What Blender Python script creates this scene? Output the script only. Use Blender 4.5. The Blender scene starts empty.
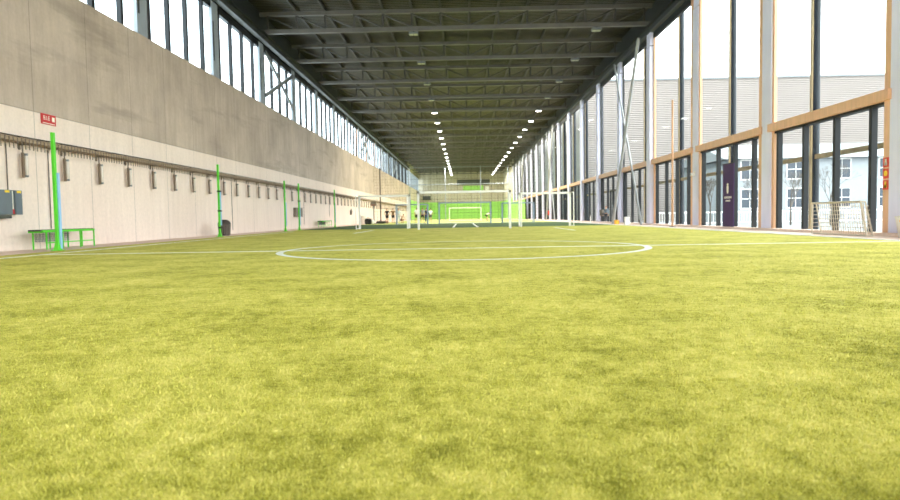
import bpy, bmesh, math, random
import numpy as np
from mathutils import Vector, Matrix
random.seed(7)
sc = bpy.context.scene
COL = sc.collection
PI = math.pi

# ------------------------------------------------------------ camera, sky, exposure
F_PX, PITCH, YAW, ROLL = 656.5, -0.05115, -0.01979, -0.01676
cd = bpy.data.cameras.new('camera'); cam = bpy.data.objects.new('camera', cd); COL.objects.link(cam)
cd.sensor_width = 36; cd.lens = F_PX / 900 * 36; cd.clip_start = .05; cd.clip_end = 1000
cp, sp = math.cos(PITCH), math.sin(PITCH)
fw = Vector((math.sin(YAW)*cp, math.cos(YAW)*cp, sp)); rt = Vector((math.cos(YAW), -math.sin(YAW), 0)); up = rt.cross(fw)
r2 = rt*math.cos(ROLL) + up*math.sin(ROLL); u2 = -rt*math.sin(ROLL) + up*math.cos(ROLL)
M3 = Matrix((r2, u2, -fw)).transposed()
cam.matrix_world = Matrix.Translation((0, 0, .72)) @ M3.to_4x4()
cd.dof.use_dof = True; cd.dof.focus_distance = 5.5; cd.dof.aperture_fstop = 3.2
sc.camera = cam
w = bpy.data.worlds.new('overcast_sky'); sc.world = w; w.use_nodes = True
bg = w.node_tree.nodes['Background']; bg.inputs[0].default_value = (1, .965, .93, 1); bg.inputs[1].default_value = 1.0
sc.view_settings.view_transform = 'Standard'; sc.view_settings.look = 'None'
sc.view_settings.gamma = 1; sc.view_settings.use_curve_mapping = False
sc.view_settings.exposure = 2.95
sc.cycles.max_bounces = 10; sc.cycles.diffuse_bounces = 5; sc.cycles.transparent_max_bounces = 24
sc.cycles.sample_clamp_indirect = 6

# ------------------------------------------------------------ materials
def lin(c):
    return tuple(((v/255)/12.92 if v/255 <= .04045 else ((v/255+.055)/1.055)**2.4) for v in c) + (1,)
def nodes(name):
    m = bpy.data.materials.new(name); m.use_nodes = True
    return m, m.node_tree.nodes, m.node_tree.links, m.node_tree.nodes['Principled BSDF']
def mat(name, col, rough=.6, metal=0, var=.12, scale=3, bump=0, emit=0, ecol=None, stretch=(1,1,1)):
    m, n, l, b = nodes(name)
    b.inputs['Roughness'].default_value = rough; b.inputs['Metallic'].default_value = metal
    tc = n.new('ShaderNodeTexCoord'); mp = n.new('ShaderNodeMapping'); nz = n.new('ShaderNodeTexNoise')
    mp.inputs['Scale'].default_value = stretch
    l.new(tc.outputs['Object'], mp.inputs[0]); l.new(mp.outputs[0], nz.inputs['Vector'])
    nz.inputs['Scale'].default_value = scale; nz.inputs['Detail'].default_value = 6
    rp = n.new('ShaderNodeValToRGB'); c = lin(col)
    rp.color_ramp.elements[0].position = .3; rp.color_ramp.elements[1].position = .7
    rp.color_ramp.elements[0].color = tuple(v*(1-var) for v in c[:3])+(1,)
    rp.color_ramp.elements[1].color = tuple(min(1, v*(1+var)) for v in c[:3])+(1,)
    l.new(nz.outputs[0], rp.inputs[0]); l.new(rp.outputs[0], b.inputs['Base Color'])
    if bump:
        bp = n.new('ShaderNodeBump'); bp.inputs['Strength'].default_value = bump
        l.new(nz.outputs[0], bp.inputs['Height']); l.new(bp.outputs[0], b.inputs['Normal'])
    if emit:
        b.inputs['Emission Color'].default_value = (ecol or (1, .97, .9))+(1,) if len(ecol or (1, 1, 1)) == 3 else ecol
        b.inputs['Emission Strength'].default_value = emit
    return m
def math_node(n, l, op, a, b=None, c=None):
    q = n.new('ShaderNodeMath'); q.operation = op
    for i, v in enumerate((a, b, c)):
        if v is None: continue
        if isinstance(v, (int, float)): q.inputs[i].default_value = v
        else: l.new(v, q.inputs[i])
    return q.outputs[0]
def mixc(n, l, fac, a, b, mode='MIX'):
    q = n.new('ShaderNodeMix'); q.data_type = 'RGBA'; q.blend_type = mode
    for s, v in ((q.inputs[0], fac), (q.inputs[6], a), (q.inputs[7], b)):
        if isinstance(v, (int, float)): s.default_value = v
        elif isinstance(v, tuple): s.default_value = v
        else: l.new(v, s)
    return q.outputs[2]
def noise(n, l, vec, scale, detail=5, rough=.55):
    q = n.new('ShaderNodeTexNoise'); q.inputs['Scale'].default_value = scale
    q.inputs['Detail'].default_value = detail; q.inputs['Roughness'].default_value = rough
    l.new(vec, q.inputs['Vector']); return q.outputs[0]
def ramp(n, l, fac, p0, p1, c0=(0,0,0,1), c1=(1,1,1,1)):
    q = n.new('ShaderNodeValToRGB'); e = q.color_ramp.elements
    e[0].position = p0; e[1].position = p1; e[0].color = c0; e[1].color = c1
    l.new(fac, q.inputs[0]); return q.outputs[0]
def mapped(n, l, s=(1,1,1)):
    tc = n.new('ShaderNodeTexCoord'); mp = n.new('ShaderNodeMapping'); mp.inputs['Scale'].default_value = s
    l.new(tc.outputs['Object'], mp.inputs[0]); return mp.outputs[0]

def glass_mat(name, tint=(.86, .93, .95), gl=.08):
    m = bpy.data.materials.new(name); m.use_nodes = True; n = m.node_tree.nodes; l = m.node_tree.links; n.clear()
    o = n.new('ShaderNodeOutputMaterial'); t = n.new('ShaderNodeBsdfTransparent'); g = n.new('ShaderNodeBsdfGlossy')
    t.inputs[0].default_value = tint+(1,); g.inputs['Roughness'].default_value = .03
    mx = n.new('ShaderNodeMixShader'); fr = n.new('ShaderNodeLayerWeight'); fr.inputs[0].default_value = .5
    pw = n.new('ShaderNodeMath'); pw.operation = 'POWER'; l.new(fr.outputs['Facing'], pw.inputs[0]); pw.inputs[1].default_value = 5
    ml = n.new('ShaderNodeMath'); ml.operation = 'MULTIPLY_ADD'; l.new(pw.outputs[0], ml.inputs[0]); ml.inputs[1].default_value = .03; ml.inputs[2].default_value = 0
    l.new(ml.outputs[0], mx.inputs[0]); l.new(t.outputs[0], mx.inputs[1]); l.new(g.outputs[0], mx.inputs[2]); l.new(mx.outputs[0], o.inputs[0])
    return m
GLASS = glass_mat('window_glass'); GLASS_L = glass_mat('clerestory_glass', (.80, .90, .95))

def concrete_wall():
    m, n, l, b = nodes('board_marked_concrete'); b.inputs['Roughness'].default_value = .75
    v = mapped(n, l); big = noise(n, l, v, .35, 6, .6)
    vs = mapped(n, l, (1, 2.2, .25)); st = noise(n, l, vs, 1.6, 6, .65)
    fine = noise(n, l, v, 9, 5, .6)
    vh = mapped(n, l, (1, .22, 1.6)); hz = noise(n, l, vh, .8, 5, .6)
    up_c = ramp(n, l, big, .3, .72, lin((158, 140, 128)), lin((220, 198, 182)))
    up_c = mixc(n, l, .4, up_c, ramp(n, l, st, .25, .8, lin((152, 132, 116)), lin((214, 192, 174))))
    up_c = mixc(n, l, ramp(n, l, hz, .56, .72), up_c, mixc(n, l, .4, up_c, lin((112, 98, 86))))
    lo_c = ramp(n, l, big, .3, .7, lin((236, 213, 200)), lin((247, 226, 213)))
    lo_c = mixc(n, l, .4, lo_c, ramp(n, l, st, .3, .7, lin((222, 199, 186)), lin((248, 228, 215))))
    sx = n.new('ShaderNodeSeparateXYZ'); l.new(mapped(n, l), sx.inputs[0])
    z = sx.outputs[2]; y = sx.outputs[1]
    col = mixc(n, l, math_node(n, l, 'GREATER_THAN', z, 3.86), lo_c, up_c)
    col = mixc(n, l, math_node(n, l, 'MULTIPLY', ramp(n, l, fine, .35, .7), .12), col, lin((120, 112, 100)))
    # joints
    jy = math_node(n, l, 'ABSOLUTE', math_node(n, l, 'SUBTRACT', math_node(n, l, 'MODULO', math_node(n, l, 'ADD', y, 25.6+1.375), 2.75), 1.375))
    jv = math_node(n, l, 'LESS_THAN', jy, .014)
    jh = math_node(n, l, 'LESS_THAN', math_node(n, l, 'ABSOLUTE', math_node(n, l, 'SUBTRACT', z, 3.86)), .014)
    col = mixc(n, l, math_node(n, l, 'MULTIPLY', math_node(n, l, 'MAXIMUM', jv, jh), .45), col, lin((70, 62, 52)))
    l.new(col, b.inputs['Base Color'])
    bp = n.new('ShaderNodeBump'); bp.inputs['Strength'].default_value = .12; bp.inputs['Distance'].default_value = .02
    l.new(fine, bp.inputs['Height']); l.new(bp.outputs[0], b.inputs['Normal'])
    return m

def turf(name, dark, mid, light, k=1.0):
    m, n, l, b = nodes(name); b.inputs['Roughness'].default_value = .8
    b.inputs['Specular IOR Level'].default_value = .15
    v = mapped(n, l)
    n1 = noise(n, l, v, 1.1, 6, .62); n2 = noise(n, l, v, 9, 7, .7); n3 = noise(n, l, v, 55, 4, .7); n4 = noise(n, l, v, .12, 3, .5)
    s = math_node(n, l, 'ADD', math_node(n, l, 'MULTIPLY', n1, .30), math_node(n, l, 'MULTIPLY', n2, .34))
    s = math_node(n, l, 'ADD', s, math_node(n, l, 'MULTIPLY', n3, .28))
    s = math_node(n, l, 'ADD', s, math_node(n, l, 'MULTIPLY', n4, .08))
    q = n.new('ShaderNodeValToRGB'); e = q.color_ramp.elements
    e[0].position = .39; e[0].color = lin(dark); e[1].position = .60; e[1].color = lin(light)
    x = e.new(.49); x.color = lin(mid); l.new(s, q.inputs[0])
    l.new(q.outputs[0], b.inputs['Base Color'])
    bp = n.new('ShaderNodeBump'); bp.inputs['Strength'].default_value = .5*k; bp.inputs['Distance'].default_value = .03
    l.new(math_node(n, l, 'ADD', n2, n3), bp.inputs['Height']); l.new(bp.outputs[0], b.inputs['Normal'])
    return m

def deck_mat():
    m, n, l, b = nodes('corrugated_roof_deck'); b.inputs['Roughness'].default_value = .6
    v = mapped(n, l); sx = n.new('ShaderNodeSeparateXYZ'); l.new(v, sx.inputs[0])
    wv = math_node(n, l, 'SINE', math_node(n, l, 'MULTIPLY', sx.outputs[1], 2*PI/.3))
    nz = noise(n, l, v, 1.2)
    l.new(ramp(n, l, nz, .3, .7, lin((46, 42, 31)), lin((64, 58, 42))), b.inputs['Base Color'])
    bp = n.new('ShaderNodeBump'); bp.inputs['Strength'].default_value = .8; bp.inputs['Distance'].default_value = .05
    l.new(wv, bp.inputs['Height']); l.new(bp.outputs[0], b.inputs['Normal'])
    return m

def cladding(name, c0, c1, pitch, axis=2):
    m, n, l, b = nodes(name); b.inputs['Roughness'].default_value = .6
    v = mapped(n, l); sx = n.new('ShaderNodeSeparateXYZ'); l.new(v, sx.inputs[0])
    wv = math_node(n, l, 'SINE', math_node(n, l, 'MULTIPLY', sx.outputs[axis], 2*PI/pitch))
    nz = noise(n, l, v, .3)
    l.new(mixc(n, l, math_node(n, l, 'MULTIPLY', nz, .6), lin(c0), lin(c1)), b.inputs['Base Color'])
    bp = n.new('ShaderNodeBump'); bp.inputs['Strength'].default_value = .6; bp.inputs['Distance'].default_value = .06
    l.new(wv, bp.inputs['Height']); l.new(bp.outputs[0], b.inputs['Normal'])
    return m

MT = dict(
    concrete=concrete_wall(),
    column=mat('pale_column_concrete', (228, 226, 250), .7, var=.06, scale=2, stretch=(1, 1, .3)),
    clercol=mat('blue_grey_clad_column', (150, 156, 164), .6, var=.06, scale=2),
    strip=mat('concrete_strip', (232, 206, 190), .8, var=.08, scale=2),
    wood=mat('pale_timber', (230, 180, 142), .55, var=.08, scale=2, stretch=(6, 6, .6)),
    railwood=mat('weathered_timber', (150, 128, 92), .6, var=.15, scale=3),
    black=mat('black_aluminium', (4, 7, 13), .6, var=.1),
    beamgrey=mat('beam_grey_steel', (84, 86, 86), .5, .2, var=.08),
    steel=mat('grey_painted_steel', (118, 122, 124), .5, .2, var=.08),
    darksteel=mat('dark_painted_steel', (52, 55, 56), .5, .2, var=.1),
    truss=mat('truss_steel', (104, 100, 94), .5, .2, var=.08),
    trussdark=mat('truss_web_steel', (80, 77, 72), .5, .2, var=.08),
    brace=mat('brace_steel', (168, 168, 168), .5, .2, var=.05),
    pipe=mat('galvanised_pipe', (34, 38, 44), .5, .2, var=.15, scale=4),
    deck=deck_mat(),
    line=mat('white_line_fibre', (240, 240, 225), .8, var=.04, scale=40),
    white=mat('white_paint', (240, 236, 232), .4, var=.02),
    greypaint=mat('blue_grey_paint', (150, 165, 185), .5, var=.04),
    green=mat('bright_green_paint', (88, 205, 40), .45, var=.05),
    greenwall=mat('lime_green_wall_paint', (150, 205, 95), .6, var=.06, scale=.6),
    endwall=cladding('beige_end_wall_panels', (176, 166, 148), (192, 182, 164), 1.4, 0),
    pad=mat('light_blue_padding', (150, 190, 230), .6, var=.05),
    strap=mat('black_strap', (20, 22, 24), .6),
    tray=mat('tan_cable_tray', (150, 128, 104), .5, .2, var=.15, scale=6),
    rung=mat('dark_tray_rung', (112, 96, 82), .6),
    lampbody=mat('brown_lamp_bracket', (118, 98, 80), .5, var=.1),
    tube=mat('frosted_lamp_tube', (214, 200, 188), .25, var=.04),
    wire=mat('dark_conduit', (90, 78, 68), .5),
    cabinet=mat('slate_grey_cabinet', (98, 108, 116), .5, var=.06),
    yellow=mat('yellow_sticker', (240, 200, 40), .5, var=.03),
    red=mat('sign_red', (196, 26, 26), .45, var=.03),
    orangered=mat('extinguisher_sign_red', (214, 66, 34), .45, var=.03),
    signwhite=mat('sign_white', (245, 240, 225), .5, var=.02),
    slat=mat('dark_bench_slat', (44, 48, 40), .6),
    mesh=mat('grey_wire_mesh', (110, 115, 120), .5, .3),
    bin=mat('dark_brown_bin', (66, 54, 50), .6, var=.2, scale=8),
    purple=mat('purple_banner_cloth', (62, 26, 84), .7, var=.06),
    net=mat('dark_net_cord', (44, 44, 34), .8),
    goalnet=mat('tan_net_cord', (205, 190, 170), .8),
    orange=mat('yellow_orange_plastic', (245, 175, 40), .4),
    whiteplastic=mat('white_plastic', (232, 228, 222), .5),
    box=mat('brown_grey_cabinet', (120, 108, 96), .6),
    darkgrey=mat('dark_grey_panel', (72, 74, 68), .6),
    bark=mat('bark', (96, 88, 80), .9, var=.2, scale=8),
    outground=mat('pale_paving', (120, 122, 122), .9, var=.06, scale=.5),
    farclad=cladding('beige_corrugated_cladding', (132, 122, 117), (140, 130, 124), .22, 2),
    house=mat('white_render', (150, 154, 158), .8, var=.05),
    roofwhite=mat('white_sheet_roof', (126, 130, 132), .7, var=.03),
    winpane=mat('dark_window_pane', (44, 54, 66), .15, var=.1, scale=.4),
    bulb=mat('lamp_lens_off', (170, 172, 140), .3),
)
MT['purlin'] = mat('purlin_steel', (66, 62, 56), .6, var=.08)
MT['turf'] = turf('artificial_turf_yellow_green', (130, 126, 34), (196, 187, 80), (228, 216, 120))
MT['turfdark'] = turf('artificial_turf_dark_green', (62, 84, 44), (74, 98, 52), (90, 112, 62))
MT['turffar'] = turf('artificial_turf_pale_green', (160, 172, 90), (182, 190, 108), (200, 205, 130))
def lit(name, s):
    return mat(name, (255, 255, 255), .4, emit=s)
MT['lampon'] = lit('lamp_lens_lit', 5)

# ------------------------------------------------------------ mesh helpers
class MB:
    def __init__(s): s.v = []; s.f = []; s.mi = []; s.sm = []; s.cur = 0
    def add(s, vs, fs, smooth=False):
        o = len(s.v); s.v += [tuple(v) for v in vs]; s.f += [tuple(i+o for i in f) for f in fs]
        s.mi += [s.cur]*len(fs); s.sm += [smooth]*len(fs); return s
    def box(s, x0, x1, y0, y1, z0, z1):
        v = [(x0,y0,z0),(x1,y0,z0),(x1,y1,z0),(x0,y1,z0),(x0,y0,z1),(x1,y0,z1),(x1,y1,z1),(x0,y1,z1)]
        return s.add(v, [(0,3,2,1),(4,5,6,7),(0,1,5,4),(1,2,6,5),(2,3,7,6),(3,0,4,7)])
    def tube(s, p0, p1, r0, r1=None, n=8, caps=True):
        r1 = r0 if r1 is None else r1; p0 = Vector(p0); p1 = Vector(p1); d = (p1-p0).normalized()
        a = d.orthogonal().normalized(); b = d.cross(a); vs = []
        for p, r in ((p0, r0), (p1, r1)):
            for i in range(n):
                t = 2*PI*i/n; vs.append(p+a*math.cos(t)*r+b*math.sin(t)*r)
        s.add(vs, [(i, (i+1) % n, n+(i+1) % n, n+i) for i in range(n)], n > 6)
        if caps: s.add(vs, [tuple(range(n-1, -1, -1)), tuple(range(n, 2*n))])
        return s
    def bar(s, p0, p1, w, h):
        p0 = Vector(p0); p1 = Vector(p1); d = (p1-p0).normalized()
        a = d.cross(Vector((0,0,1)))
        if a.length < 1e-4: a = Vector((1,0,0))
        a.normalize(); b = a.cross(d); vs = []
        for p in (p0, p1):
            for sa, sb in ((-1,-1),(1,-1),(1,1),(-1,1)): vs.append(p+a*sa*w/2+b*sb*h/2)
        return s.add(vs, [(0,1,5,4),(1,2,6,5),(2,3,7,6),(3,0,4,7),(3,2,1,0),(4,5,6,7)])
    def lathe(s, prof, n=20, c=(0,0)):
        vs = [(c[0]+r*math.cos(2*PI*i/n), c[1]+r*math.sin(2*PI*i/n), z) for r, z in prof for i in range(n)]
        fs = [(j*n+i, j*n+(i+1) % n, (j+1)*n+(i+1) % n, (j+1)*n+i) for j in range(len(prof)-1) for i in range(n)]
        return s.add(vs, fs, True)
    def build(s, name, m, parent=None, loc=(0,0,0)):
        me = bpy.data.meshes.new(name); me.from_pydata(s.v, [], s.f)
        for q in (m if isinstance(m, (list, tuple)) else [m]): me.materials.append(MT[q] if isinstance(q, str) else q)
        me.polygons.foreach_set('material_index', s.mi); me.polygons.foreach_set('use_smooth', s.sm); me.update()
        o = bpy.data.objects.new(name, me); COL.objects.link(o); o.location = loc
        if parent: o.parent = parent
        return o
def B(*a): return MB().box(*a)
def tag(o, label=None, cat=None, group=None, kind=None):
    for k, v in (('label', label), ('category', cat), ('group', group), ('kind', kind)):
        if v: o[k] = v
    return o
def empty(name, loc=(0,0,0), rz=0, label=None, cat=None, group=None, kind=None):
    o = bpy.data.objects.new(name, None); COL.objects.link(o); o.location = loc; o.rotation_euler = (0,0,rz)
    o.empty_display_size = .2
    return tag(o, label, cat, group, kind)
def dup(root, loc, rz=None, label=None, group=None):
    r = root.copy(); COL.objects.link(r); r.location = loc
    if rz is not None: r.rotation_euler = (0,0,rz)
    if label: r['label'] = label
    if group: r['group'] = group
    for ch in list(root.children):
        c = ch.copy(); COL.objects.link(c); c.parent = r
        for g in ch.children:
            d = g.copy(); COL.objects.link(d); d.parent = c
    return r
ORD = ['first','second','third','fourth','fifth','sixth','seventh','eighth','ninth','tenth','eleventh','twelfth','thirteenth','fourteenth','fifteenth','sixteenth','seventeenth','eighteenth','nineteenth']
TENS = {20:'twent',30:'thirt',40:'fort',50:'fift',60:'sixt',70:'sevent',80:'eight'}
def nth(i):
    if i <= 19: return ORD[i-1]
    t = i//10*10
    return TENS[t]+'ieth' if i == t else TENS[t]+'y-'+ORD[i-t-1]

# ------------------------------------------------------------ layout
XL, XR = -12.0, 11.47
BAY, Y0 = 7.48, 24.9
def CY(k): return Y0 + BAY*k
YB, YM, YE = CY(-5), CY(16)+2.5, 184.6          # back, end of glazed hall, far end
SILL, HEAD = 7.75, 11.3
TOP = 13.3

# ---- floor
floor = MB().box(XL-.4, XR+.4, YB-.4, YE+.4, -.3, 0).build('floor', 'strip'); tag(floor, kind='structure')
TL, TR = -10.3, 9.6
B(TL, TR, YB, 41, 0, .012).build('turf', 'turf', floor)
B(TL, TR, 41, 66, 0, .012).build('dark_turf', 'turfdark', floor)
B(TL, TR, 66, YE-1, 0, .012).build('far_turf', 'turffar', floor)
LW, LZ = .11, .017
def ring(cx, cy, r, wd, n=128):
    m = MB(); vs = []
    for i in range(n):
        t = 2*PI*i/n
        for rr in (r-wd/2, r+wd/2): vs.append((cx+rr*math.cos(t), cy+rr*math.sin(t), LZ))
    return m.add(vs, [(2*i, 2*i+1, (2*i+3) % (2*n), (2*i+2) % (2*n)) for i in range(n)])
ring(0, 14.5, 3.93, .15).build('center_circle', 'line', floor)
B(-9.45, TR-.05, 14.5-LW/2, 14.5+LW/2, .012, LZ).build('halfway_line', 'line', floor)
B(-9.5, -9.4, YB, 36.5, .012, LZ).build('side_line', 'line', floor)
for x0, y0, y1 in ((-5, 30.2, 36.6), (5, 29.4, 35.6)):
    B(x0-.06, x0+.06, y0, y1, .012, LZ).build('penalty_line', 'line', floor)
for x0 in (-.6, .97): B(x0-.07, x0+.07, 42, 62, .012, LZ).build('dark_pitch_line', 'line', floor)
# base kerb under the right glazing and edging of the left wall
k = B(XR-.35, XR+.15, YB, YM, 0, .09).build('trim_1', 'strip'); tag(k, kind='structure')
k = B(TR, TR+.14, YB, YM, 0, .03).build('trim_2', 'white'); tag(k, kind='structure')
# ---- walls
wl = B(XL-.4, XL, YB, YM, 0, SILL).build('wall_left', 'concrete'); tag(wl, kind='structure')
cl = B(XL-.4, XL-.1, YB, YM, HEAD, TOP).build('trim_3', 'darksteel'); tag(cl, kind='structure')
cr = B(XR+.2, XR+.5, YB, YM, HEAD+.1, TOP).build('trim_4', 'darksteel'); tag(cr, kind='structure')
wb = empty('wall_back', kind='structure')
B(XL-.4, XR+.5, YB-.4, YB, 0, 2.6).build('lower_wall', 'concrete', wb)
B(XL-.4, XR+.5, YB-.4, YB, HEAD, TOP).build('upper_wall', 'concrete', wb)
for i in range(9):
    x = XL+.2+i*(XR-XL-.4)/8; B(x-.15, x+.15, YB-.3, YB-.05, 2.6, HEAD).build('post', 'black', wb)
B(XL, XR, YB-.2, YB-.18, 2.6, HEAD).build('pane', GLASS, wb)
wf = empty('wall_far', kind='structure')
B(XL-.4, XR+.4, YE, YE+.4, 0, 4.7).build('green_wall', 'greenwall', wf)
B(XL-.4, XR+.4, YE, YE+.4, 4.7, TOP).build('panel_wall', 'endwall', wf)
B(-1.4, 7.8, YE-.1, YE, 9.4, 10.9).build('dark_opening', 'darkgrey', wf)
B(.3, 6.0, YE-.12, YE, 7.9, 9.2).build('green_panel', 'greenwall', wf)
for s, nm in ((XL-.4, 'wall_left_end'), (XR, 'wall_right_end')):
    e = empty(nm, kind='structure')
    B(s, s+.4, YM, YE, 0, 4.7).build('green_wall', 'greenwall', e)
    B(s, s+.4, YM, YE, 4.7, TOP if s > 0 else SILL).build('panel_wall', 'endwall', e)
    if s < 0:
        B(s, s+.3, YM, YE, HEAD, TOP).build('upper_wall', 'endwall', e)
        B(s+.2, s+.21, YM, YE, SILL, HEAD).build('pane', GLASS_L, e)
        y = YM+.4; m = MB()
        while y < YE: m.box(s+.1, s+.3, y, y+.5, SILL, HEAD); y += 2.2
        m.build('post', 'steel', e)
# ---- roof
ce = B(XL-.4, XR+.5, YB-.4, YE+.4, TOP, TOP+.3).build('ceiling', 'deck'); tag(ce, kind='structure')

# ---- glazing, right
NODE = [XL+.5+i*(XR-XL-1)/13 for i in range(14)]
KS = list(range(-5, 16))
wn = 0
def right_window(near):
    r = empty('window', kind='structure')
    L = BAY
    a, b = .36, L-.36                       # opening between the columns
    if near:
        B(XR-.1, XR+.08, a, a+.24, .09, HEAD).build('timber_trim', 'wood', r)
        B(XR-.05, XR+.06, b-.14, b, .09, HEAD).build('timber_trim', 'wood', r)
    else:
        B(XR-.04, XR+.06, a, a+.12, .09, HEAD).build('steel_trim', 'darksteel', r)
        B(XR-.04, XR+.06, b-.12, b, .09, HEAD).build('steel_trim', 'darksteel', r)
    B(XR-.06, XR+.08, a, b, HEAD-.3, HEAD+.05).build('top_rail', 'black', r)
    B(XR-.2, XR+.1, a-.05, b+.05, 3.62, 3.9).build('timber_transom', 'wood', r)
    for y in (1.32, 3.12, 4.95, 6.75):
        B(XR-.02, XR+.14, y-.07, y+.07, .09, 3.62).build('mullion', 'black', r)
    B(XR-.02, XR+.2, a+.14, b-.14, 3.54, 3.62).build('head_rail', 'black', r)
    B(XR+.1, XR+.112, a, b, .09, 3.6).build('lower_pane', GLASS, r)
    B(XR+.1, XR+.112, a, b, 3.9, HEAD).build('upper_pane', GLASS, r)
    return r
pn, pf = right_window(True), right_window(False)
for k in KS:
    wn += 1
    o = (pn if k == KS[0] else dup(pn, (0,0,0))) if k < 2 else (pf if k == 2 else dup(pf, (0,0,0)))
    o.location = (0, CY(k), 0); o.name = 'window_%d' % wn
# ---- glazing, left
def left_window():
    r = empty('window', kind='structure'); a, b = .5, BAY-.3
    for y in (.8, 2.55, 4.35, 6.2):
        B(XL-.2, XL-.03, y-.09, y+.09, SILL, HEAD).build('mullion', 'black', r)
    B(XL-.25, XL-.03, a, b, HEAD-.28, HEAD).build('head_rail', 'black', r)
    B(XL-.3, XL-.05, a-.02, a+.05, SILL, HEAD).build('timber_trim', 'wood', r)
    B(XL-.16, XL-.15, a, b, SILL, HEAD-.28).build('pane', GLASS_L, r)
    return r
proto = left_window()
for k in KS:
    wn += 1
    o = proto if k == KS[0] else dup(proto, (0,0,0))
    o.location = (0, CY(k), 0); o.name = 'window_%d' % wn

# ---- columns
def colr(dp=.1):
    r = empty('concrete_column', cat='column')
    B(-dp, .09, -.36, .36, 0, 10.55).build('shaft', 'column', r)
    B(-dp+.03, .09, -.36, .36, 10.6, 11.35).build('column_head', 'column', r)
    B(-dp+.05, .07, -.33, .33, 10.54, 10.61).build('joint_plate', 'darksteel', r)
    return r
def coll():
    r = empty('clerestory_column', cat='column')
    B(-.13, .02, -.3, .5, SILL, 11.35).build('shaft', 'clercol', r)
    B(-.1, .035, -.22, -.1, 8.5, 10.4).build('side_plate', 'darksteel', r)
    return r
pr, pl, pr2 = colr(), coll(), colr(.28)
n = 0
for k in range(-1, 17):
    vis = k >= -1
    if vis: n += 1
    where = nth(n) if vis else None
    for p, x, side in ((pr, XR, 'right'), (pl, XL, 'left')):
        if side == 'right' and k >= 2: o = pr2 if k == 2 else dup(pr2, (0,0,0))
        else: o = p if k == -1 else dup(p, (0,0,0))
        o.location = (x, CY(k), 0)
        nm = 'pale full-height concrete column of the right glass facade' if side == 'right' else 'short pale concrete column in the left clerestory'
        o['label'] = (nm+', %s from the camera' % where) if vis else nm+' behind the camera'
        o['group'] = 'columns of the right facade' if side == 'right' else 'columns of the left clerestory'
# ---- longitudinal beams
for x, s in ((XL+.25, 'left'), (XR-.15, 'right')):
    r = empty('eaves_beam', (x, 0, 0), 0, 'long grey steel eaves beam above the %s row of columns' % s, 'beam', 'eaves beams')
    sg = 1 if s == 'left' else -1
    B(-.15, .15, YB+.02, YM, 11.36, 11.42).build('flange', 'beamgrey', r)
    B(-.04, .04, YB+.02, YM, 11.42, 11.78).build('web', 'darksteel', r)
    B(-.2, .2, YB+.02, YM, 11.78, 11.83).build('flange', 'darksteel', r)
# ---- trusses
def truss():
    r = empty('roof_truss', cat='roof truss')
    B(XL+.03, XR-.03, -.13, .13, 11.83, 12.07).build('bottom_chord', 'truss', r)
    B(XL+.03, XR-.03, -.13, .13, 12.88, 13.1).build('top_chord', 'truss', r)
    for i, x in enumerate(NODE):
        MB().bar((x, 0, 12.07), (x, 0, 12.88), .1, .1).build('web_post', 'trussdark', r)
        if i < 13:
            x2 = NODE[i+1]
            if i < 7: q = ((x, 0, 12.86), (x2, 0, 12.09))
            else: q = ((x, 0, 12.09), (x2, 0, 12.86))
            MB().bar(*q, .08, .08).build('web_diagonal', 'trussdark', r)
    return r
tp = truss(); n = 0
kk = list(range(1, 21))
for k in kk:
    o = tp if k == 1 else dup(tp, (0,0,0))
    o.location = (0, CY(k), 0)
    if k >= 1:
        n += 1; o['label'] = 'grey steel roof truss spanning the hall, %s one in view from the camera' % nth(n)
    else: o['label'] = 'grey steel roof truss above or behind the camera, out of view'
    o['group'] = 'roof trusses'
# ---- purlins
pp = None
for i, x in enumerate(NODE):
    if i in (0, 13): continue
    if pp is None:
        pp = B(-.06, .06, YB+.02, YE-.02, 13.1, 13.28).build('roof_purlin', 'purlin'); o = pp
    else:
        o = pp.copy(); COL.objects.link(o)
    o.location = (x, 0, 0)
    tag(o, 'grey steel purlin running down the hall under the roof deck, %s from the left wall' % nth(i), 'purlin', 'roof purlins')
# ---- cross braces
for j, k in enumerate((2, 7, 12)):
    r = empty('cross_brace', (XR-.6, CY(k), 0), 0, 'tall crossed pale steel tubes in front of the right glazing, %s pair from the camera' % nth(j+1), 'cross brace', 'right wall cross braces')
    MB().tube((0, .3, 0), (0, BAY-.25, 11.2), .07).build('brace_tube', 'brace', r)
    MB().tube((-.15, .3, 11.2), (-.15, BAY-.25, 0), .1).build('brace_tube', 'brace', r)
    r = empty('cross_brace', (XL+.085, CY(k), 0), 0, 'crossed grey steel bars over the left clerestory windows, %s pair from the camera' % nth(j+1), 'cross brace', 'left clerestory cross braces')
    MB().bar((0, .5, 8.3), (0, BAY-.2, 10.9), .08, .24).build('brace_bar', 'steel', r)
    MB().bar((.07, .5, 10.9), (.07, BAY-.2, 8.3), .08, .24).build('brace_bar', 'steel', r)

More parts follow.
